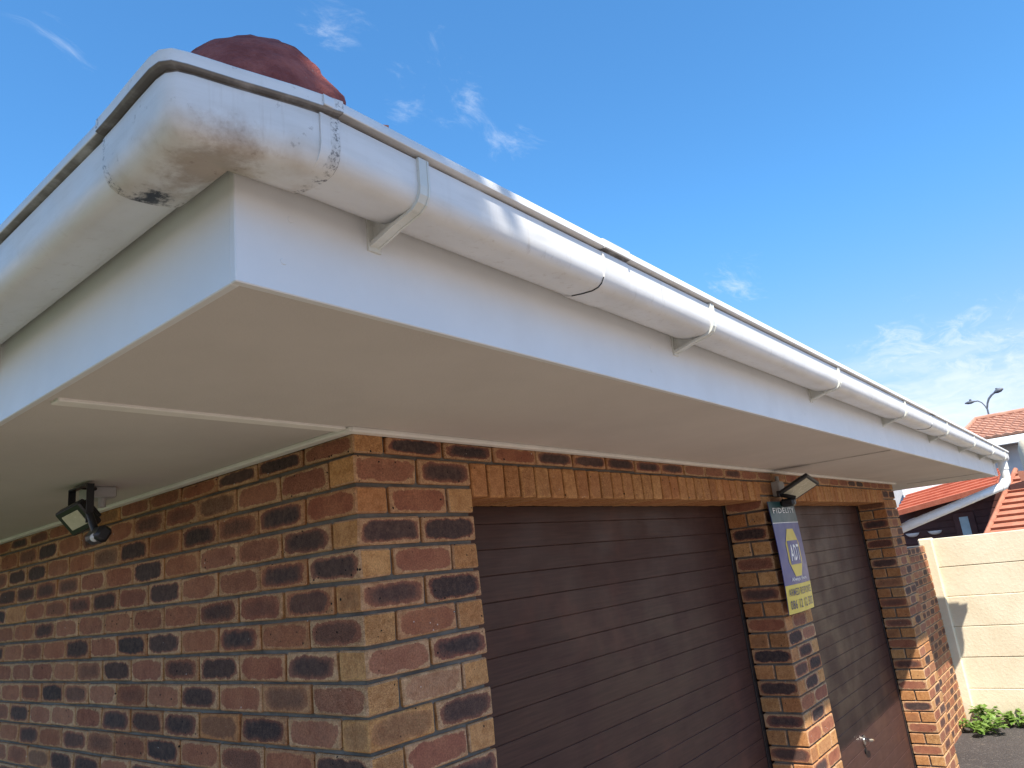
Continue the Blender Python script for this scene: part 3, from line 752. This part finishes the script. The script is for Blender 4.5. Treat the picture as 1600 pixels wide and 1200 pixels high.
# low brick wall between the garage and the precast wall
lw = thing('low_brick_wall', 'low face brick wall joining the garage pillar to the cream wall', 'wall', (6.25, .285, -GZ))
def putl(o): o.location = Vector(o.location)-Vector((6.25, .285, -GZ)); return o
LT = -.565; yl = .285
mb = MB(); mb.bevbox((X_END+.001, yl+.009, -GZ-.1), (XW-.035, yl+.2, LT+.003), .001); lc = putl(mb.build('wall_core', M_MORTAR, lw))
k = 0; z = LT
while z > -GZ:
    x = X_END+.05+(0 if k % 2 else -.116)
    while x < XW-.08:
        a = max(x, X_END+.046); b = min(x+BL, XW-.04)
        if b-a > .05:
            mb = MB(); lo = Vector((a, yl, z-BH)); hi = Vector((b, yl+BW, z)); r = random.random()
            mb.bevbox(lo, hi, .004, dict(cen=random.uniform(.7, 1), hcen=.1, dark=random.uniform(.6, 1) if r < .4 else 0, tone=random.random(), seed=random.random()), .001)
            putl(mb.build('brick', M_BRICK, lw, (lo+hi)/2))
        x += BL+JT
    z -= CH; k += 1
mb = MB()
mb.bevbox((X_END+.05, yl-.015, LT+.004), (7.05, yl+.2, LT+.022), .005); putl(mb.build('coping', M_STRIP, lw))

# ------------------------------------------------------------------ neighbouring house, far roof, street lamp
def at(u, v, X): return px_hit(u, v, 0, X)
NX = 18.0
nb = thing('neighbour_house', 'dark brown timber house with red and orange tiled roofs behind the cream wall', 'house', (NX, 0, -GZ))
def putn(o): o.location = Vector(o.location)-Vector((NX, 0, -GZ)); return o
def quadpx(pts, X): return [at(u, v, X) for u, v in pts]
# brown wall (thick), left arch, window, bowl lights
yl0 = at(1395, 830, NX).y; yr0 = at(1640, 830, NX).y
ra = at(1398, 803, NX-.6); rb = at(1557, 759, NX-.6)
def eave_z(y): return ra.z+(rb.z-ra.z)*(y-ra.y)/(rb.y-ra.y)
mb = MB(); mb.prism([(yr0-3, -GZ), (yl0+1.2, -GZ), (yl0+1.2, eave_z(yl0+1.2)-.02), (yr0-3, eave_z(yr0-3)-.02)], NX, NX+.25, lambda p, a: (a, p[0], p[1])); bwall = putn(mb.build('timber_wall', M_BROWNWALL, nb))
for i in range(12):
    z = at(1480, 845, NX).z-.60+.15*i
    ye = ra.y+(z+.16-ra.z)*(rb.y-ra.y)/(rb.z-ra.z); mb = MB(); mb.bevbox((NX-.015, yr0-3, z), (NX+.01, max(yr0-2.9, min(yl0+1.2, ye)), z+.138), .004); mb.build('plank', M_BROWNWALL, bwall)
w0 = at(1501, 836, NX); w1 = at(1518, 806, NX)
mb = MB(); mb.bevbox((NX-.05, w1.y-.06, w0.z-.5), (NX-.012, w0.y+.06, w1.z+.10), .01); wf = mb.build('window', M_BROWNWALL, bwall)
ob = MB(); ob.bevbox((NX-.056, w1.y+.07, w0.z-.4), (NX-.048, w0.y-.06, w1.z), .002); ob.build('pane', M_GLASS, bwall)
for (u, v) in ((1426, 834), (1461, 830)):
    c = at(u, v, NX); mb = MB()
    ring = [(0.02, -.075), (.07, -.065), (.12, -.035), (.15, .01), (.145, .012), (.1, -.02), (.02, -.05)]
    nseg = 14; base = len(mb.v)
    for j in range(nseg+1):
        a = math.pi*j/nseg
        for (r, h) in ring: mb.v.append(Vector((NX-.012-math.sin(a)*r*.8, c.y+math.cos(a)*r, c.z+h)))
    k_ = len(ring)
    for j in range(nseg):
        for i in range(k_-1): mb.face((base+j*k_+i, base+j*k_+i+1, base+(j+1)*k_+i+1, base+(j+1)*k_+i), None, None, True)
    mb.build('wall_light', M_WHITE, bwall)
# arched white-edged opening at the left end of the brown wall
arc = MB(); ac = at(1452, 852, NX); pts = []
for i in range(13):
    a = rad(95+i*7.5); pts.append(Vector((NX-.03, ac.y-math.cos(a)*.78*1.0, ac.z-.08+math.sin(a)*.72)))
arc.tube(pts, .022, 8); arc.build('arch_trim', M_WHITE, bwall)
# red lean-to roof rising away from its eave
def slope_roof(name, p0, p1, run, rise, mat, parent, rows, putf, barrel=None):
    """tiles in courses between eave p0-p1 going back by run and up by rise"""
    root = MB(); t = .05
    back = Vector((run, 0, rise)); ln = math.hypot(run, rise); nrm = Vector((-rise, 0, run)).normalized()
    root.v += [p0, p1, p1+back, p0+back]; root.v += [v-nrm*.06 for v in root.v[:4]]
    for f in ((0, 1, 2, 3), (7, 6, 5, 4), (0, 4, 5, 1), (1, 5, 6, 2), (2, 6, 7, 3), (3, 7, 4, 0)): root.face(f)
    ob = putf(root.build(name, mat, parent))
    for r in range(rows):
        a = r/rows; b = (r+1)/rows+.02/rows; mb = MB()
        L = (p1-p0); n = max(2, int(L.length/(barrel or .4))); seg = 6 if barrel else 1
        lo_ = len(mb.v); cols = n*seg
        for i in range(cols+1):
            q = p0+L*(i/cols); h = (.5-.5*math.cos(2*math.pi*i/seg))*.045 if barrel else 0.
            for (f_, hh) in ((a, .0), (a, .055+h), (b, .012+h)): mb.v.append(q+back*f_+nrm*hh)
        for i in range(cols):
            o = lo_+i*3; mb.face((o, o+3, o+4, o+1)); mb.face((o+1, o+4, o+5, o+2))
        mb.build('tile_course', mat, ob)
    return ob
slope_roof('red_roof', ra, rb, 1.9, .46, M_TILE_RED, nb, 6, putn)
# white flashing along its top edge
fa = ra+Vector((1.9, 0, .46)); fb = (rb+Vector((1.9, 0, .46))).lerp(fa, .22)
mb = MB(); mb.v += [fa+Vector((.02, .1, -.05)), fb+Vector((.02, 0, -.05)), fb+Vector((.02, 0, .14)), fa+Vector((.02, .1, .14)), fa+Vector((.14, .1, -.05)), fb+Vector((.14, 0, -.05)), fb+Vector((.14, 0, .14)), fa+Vector((.14, .1, .14))]
for f in ((3, 2, 1, 0), (4, 5, 6, 7), (0, 1, 5, 4), (1, 2, 6, 5), (2, 3, 7, 6), (3, 0, 4, 7)): mb.face(f)
putn(mb.build('flashing', M_WHITE, nb))
mb = MB(); mb.bevbox((fa.x+.2, fb.y+.1, -GZ), (fa.x+.5, fa.y+1.0, fa.z+.55), .01); putn(mb.build('rear_wall', M_HOUSEGREY, nb))
# orange roof slope at the right
oA = at(1588, 736, NX+.6); oL = at(1536, 850, NX-1.2); oR = at(1640, 845, NX-1.2); oR.z = oL.z
orf = MB(); orf.v += [oL, oR, oA, Vector((oA.x+2, oA.y-.6, oA.z)), Vector((oL.x+3, oL.y+.3, oL.z))]
orf.face((0, 1, 2)); orf.face((0, 2, 3, 4)); oroof = putn(orf.build('orange_roof', M_TILE_OR, nb))
onr = (oR-oL).cross(oA-oL).normalized(); onr = onr if onr.z > 0 else -onr
for r in range(12):
    a = r/12; b = (r+1)/12+.004; mb = MB(); p, q, p2, q2 = oL.lerp(oA, a), oR.lerp(oA, a), oL.lerp(oA, b), oR.lerp(oA, b); n_ = max(2, int((q-p).length/.3)); 
    for i in range(n_+1):
        t = i/n_
        mb.v += [p.lerp(q, t), p.lerp(q, t)+onr*.075, p2.lerp(q2, t)+onr*.012]
    for i in range(n_):
        o = i*3; mb.face((o, o+3, o+4, o+1)); mb.face((o+1, o+4, o+5, o+2))
    mb.build('tile_course', M_TILE_OR, oroof)
mb = MB(); mb.tube([oL+onr*.04, oA+onr*.05], .05, 8); mb.build('hip_tiles', M_TILE_OR, oroof)

FX = 30.0
fh = thing('far_house', 'grey plastered house with weathered clay tiled roof and white eaves', 'house', (FX, 0, -GZ))
def putf(o): o.location = Vector(o.location)-Vector((FX, 0, -GZ)); return o
e1 = at(1540, 686, FX); e2 = at(1700, 650, FX)
e2.z = e1.z+(e2.z-e1.z)*.1
PR = [Vector((FX, e1.y+1.0, e1.z)), Vector((FX, e1.y-9, e1.z))]
run, rise = 3.2, 1.05
# roof with hipped left end
rt = MB(); L0, L1 = PR
ridge0 = L0+Vector((run, -.55, rise)); ridge1 = L1+Vector((run, 0, rise)); b0 = L0+Vector((2*run, 0, 0)); b1 = L1+Vector((2*run, 0, 0))
rt.v += [L0, L1, ridge1, ridge0, b0, b1]
for f in ((0, 3, 2, 1), (0, 4, 3), (4, 5, 2, 3)): rt.face(f)
froof = putf(rt.build('roof', M_TILE_PK, fh))
tl = MB(); rows = 10; nrm = Vector((-rise, 0, run)).normalized()
for r in range(rows):
    a = r/rows; b = (r+1)/rows+.002
    y0 = L0.y-.55*a; y1 = L1.y; n = int((y0-y1)/.30)*4
    base = len(tl.v)
    for i in range(n+1):
        q = Vector((0, y0+(y1-y0)*i/n, 0)); h = (.5-.5*math.cos(2*math.pi*i/4))*.05
        for (f_, hh) in ((a, .0), (a, .06+h), (b, .015+h)): tl.v.append(Vector((L0.x+run*f_, q.y, L0.z+rise*f_))+nrm*hh)
    for i in range(n):
        o = base+i*3; tl.face((o+1, o+4, o+3, o)); tl.face((o+2, o+5, o+4, o+1))
tag(tl.build('roof_tiles', M_TILE_PK, froof), kind='stuff')
mb = MB(); mb.tube([L0+Vector((0, .03, .05)), ridge0+Vector((0, 0, .08)), ridge1+Vector((0, 0, .08))], .10, 8); mb.build('ridge_tiles', M_TILE_PK, froof)
putf(box('eave_board', (FX-.02, L1.y, e1.z-.30), (FX+.16, L0.y, e1.z-.03), M_WHITE, fh, .01))
putf(box('wall', (FX+.7, L1.y+.2, -GZ), (FX+2*run-.5, L0.y-.5, e1.z-.02), M_HOUSEGREY, fh, .01))

# pale rounded pillar right of the roofs
cp = at(1619, 715, 15.5)
cl_ = thing('plastered_pillar', 'pale cream rounded plastered pillar rising beside the tiled roofs', 'pillar', (15.5, cp.y, -GZ))
mb = MB(); prof = [(.235, -GZ), (.24, .35), (.245, .6), (.24, .80), (.20, .93), (.12, 1.0), (.02, 1.02)]
base = 0; ns = 24
tz = at(1606, 680, 15.5).z
for (r, z) in prof:
    for j in range(ns): mb.v.append(Vector((15.5+math.cos(2*math.pi*j/ns)*r, cp.y+math.sin(2*math.pi*j/ns)*r, z+(tz-1.02 if z > -1 else 0))))
for i in range(len(prof)-1):
    for j in range(ns):
        j2 = (j+1) % ns; mb.face((i*ns+j, i*ns+j2, (i+1)*ns+j2, (i+1)*ns+j), None, None, True)
o = mb.build('shaft', M_CREAM, cl_); o.location = -Vector((15.5, cp.y, -GZ))

SX_ = 48.0
lp = at(1546, 655, SX_); lj = at(1542.5, 638, SX_)
sl = thing('street_lamp', 'dark double armed street lamp rising behind the clay tiled roof', 'street lamp', (SX_, lp.y, -GZ))
def puts(o): o.location = -Vector((SX_, lp.y, -GZ)); return o
mb = MB(); mb.tube([(SX_, lp.y, -GZ), (SX_, lp.y, lp.z-1.), (SX_, lj.y, lj.z)], [.09, .055, .045], 10); puts(mb.build('pole', M_STEEL, sl))
def arm(pxs, r):
    mb = MB(); mb.tube([at(u, v, SX_) for u, v in pxs], r, 8); a = puts(mb.build('arm', M_STEEL, sl)); return a
arm([(1542.5, 639), (1543, 630), (1545, 623), (1549, 617.5), (1554, 613.5)], [.045, .05, .055, .055, .05])
arm([(1542.5, 639), (1539, 634), (1534, 629), (1528, 626.5), (1521, 627.5)], [.04, .032, .032, .036, .04])
for pts_, r_ in (([(1553, 614), (1558, 611), (1563, 609), (1567.5, 607)], [.05, .13, .12, .04]), ([(1523, 627), (1517, 628.6), (1512, 629.6), (1507.5, 630.6)], [.04, .095, .085, .03])):
    mb = MB(); mb.tube([at(u, v, SX_) for u, v in pts_], r_, 10); hd_ = puts(mb.build('lamp_head', M_STEEL, sl))
    q = at(pts_[1][0]-1, pts_[1][1]-3.2, SX_); mb = MB(); mb.tube([q-Vector((0, 0, .12)), q+Vector((0, 0, .05))], .06, 8); mb.build('photocell', M_STEEL, hd_)

# ------------------------------------------------------------------ weeds at the foot of the cream wall
def weed(x, y, r, n, label, hgt=.16):
    w = thing('weed', label, 'weed', (x, y, -GZ), 'weeds along the wall foot')
    st_ = MB(); lv = MB()
    for i in range(n):
        a = random.uniform(0, 2*math.pi); l = r*random.uniform(.45, 1.1); up = hgt*random.uniform(.5, 1.25)
        tip = Vector((math.cos(a)*l*.8, math.sin(a)*l, up)); st_.tube([(0, 0, -.01), tuple(tip*.5+Vector((0, 0, up*.25))), tuple(tip)], [.004, .003, .0015], 5)
        for q in range(7):
            t = random.uniform(.3, 1.); p = tip*t+Vector((0, 0, up*.25*(1-abs(2*t-1)))); s_ = random.uniform(.045, .095)
            d = Vector((math.cos(a+random.uniform(-1.2, 1.2)), math.sin(a+random.uniform(-1.2, 1.2)), random.uniform(-.35, .6))).normalized()
            sd_ = d.cross(Vector((0, 0, 1))).normalized()*s_*.38; k = len(lv.v); dr = Vector((0, 0, -s_*.15))
            lv.v += [p, p+d*s_*.45+sd_, p+d*s_+dr, p+d*s_*.45-sd_, p+d*s_*.5+Vector((0, 0, -.006))]
            lv.face((k, k+1, k+4)); lv.face((k+1, k+2, k+4)); lv.face((k+2, k+3, k+4)); lv.face((k+3, k, k+4))
    st_.build('stem', M_LEAF, w); lv.build('leaves', M_LEAF, w)
weed(8.12, .10, .24, 26, 'large sprawling green weed beside the foot of the brick wall', .13)
weed(8.42, .10, .13, 12, 'small upright weed in the corner behind the large sprawling weed', .20)
weed(8.49, -.20, .15, 15, 'small bushy weed growing at the foot of the cream panels', .14)
weed(8.50, -.42, .14, 12, 'low weed with broad leaves further along the cream panels', .09)

# ------------------------------------------------------------------ garden tree behind the photographer, shading the corner
tr = thing('garden_tree', 'leafy garden tree shading the gutter corner of the garage', 'tree', (-4.3, -2.2, -GZ))
tb = Vector((-4.3, -2.2, -GZ)); mb = MB()
mb.tube([(0, 0, -.1), (.05, .05, 1.5), (.25, .1, 3.2), (.6, .2, 4.8)], [.2, .16, .13, .08], 10)
limbs = []
S_ = -SUN/abs(SUN.z)                       # towards the sun, per metre of height
def shade_pt(p, h): return Vector(p)+S_*h
tips = []
for i in range(64):
    yq = random.uniform(-.75, 4.2); xq = -.93 if yq > -.7 else random.uniform(-.95, -.62)
    h = random.uniform(3.4, 5.2); q = shade_pt((xq-random.uniform(.0, .45) if yq > -.55 else xq, yq-random.uniform(0, .1), random.uniform(.05, .3)), h)
    tips.append(q-tb)
for q in tips[::3]:
    s0 = Vector((.25, .1, 3.2)); mb.tube([s0, s0.lerp(q, .5)+Vector((0, 0, .25)), q], [.06, .04, .015], 6)
mb.build('trunk', M_BARK, tr)
lf = MB()
for q in tips:
    for i in range(380):
        d = Vector((random.gauss(0, .26), random.gauss(0, .30), random.gauss(0, .22))); p = q+d
        a = Vector((random.uniform(-1, 1), random.uniform(-1, 1), random.uniform(-.6, .6))).normalized(); b = a.cross(Vector((random.uniform(-1, 1), random.uniform(-1, 1), random.uniform(-1, 1)))).normalized()
        s_ = random.uniform(.06, .11); k = len(lf.v); lf.v += [p, p+a*s_+b*s_*.4, p+a*s_*2, p+a*s_-b*s_*.4]; lf.face((k, k+1, k+2, k+3))
tag(lf.build('crown', M_TREELEAF, tr))

# ------------------------------------------------------------------ lift everything so that the ground is at zero
for o in list(C.objects):
    if o.parent is None and o.type != 'LIGHT': o.location.z += GZ
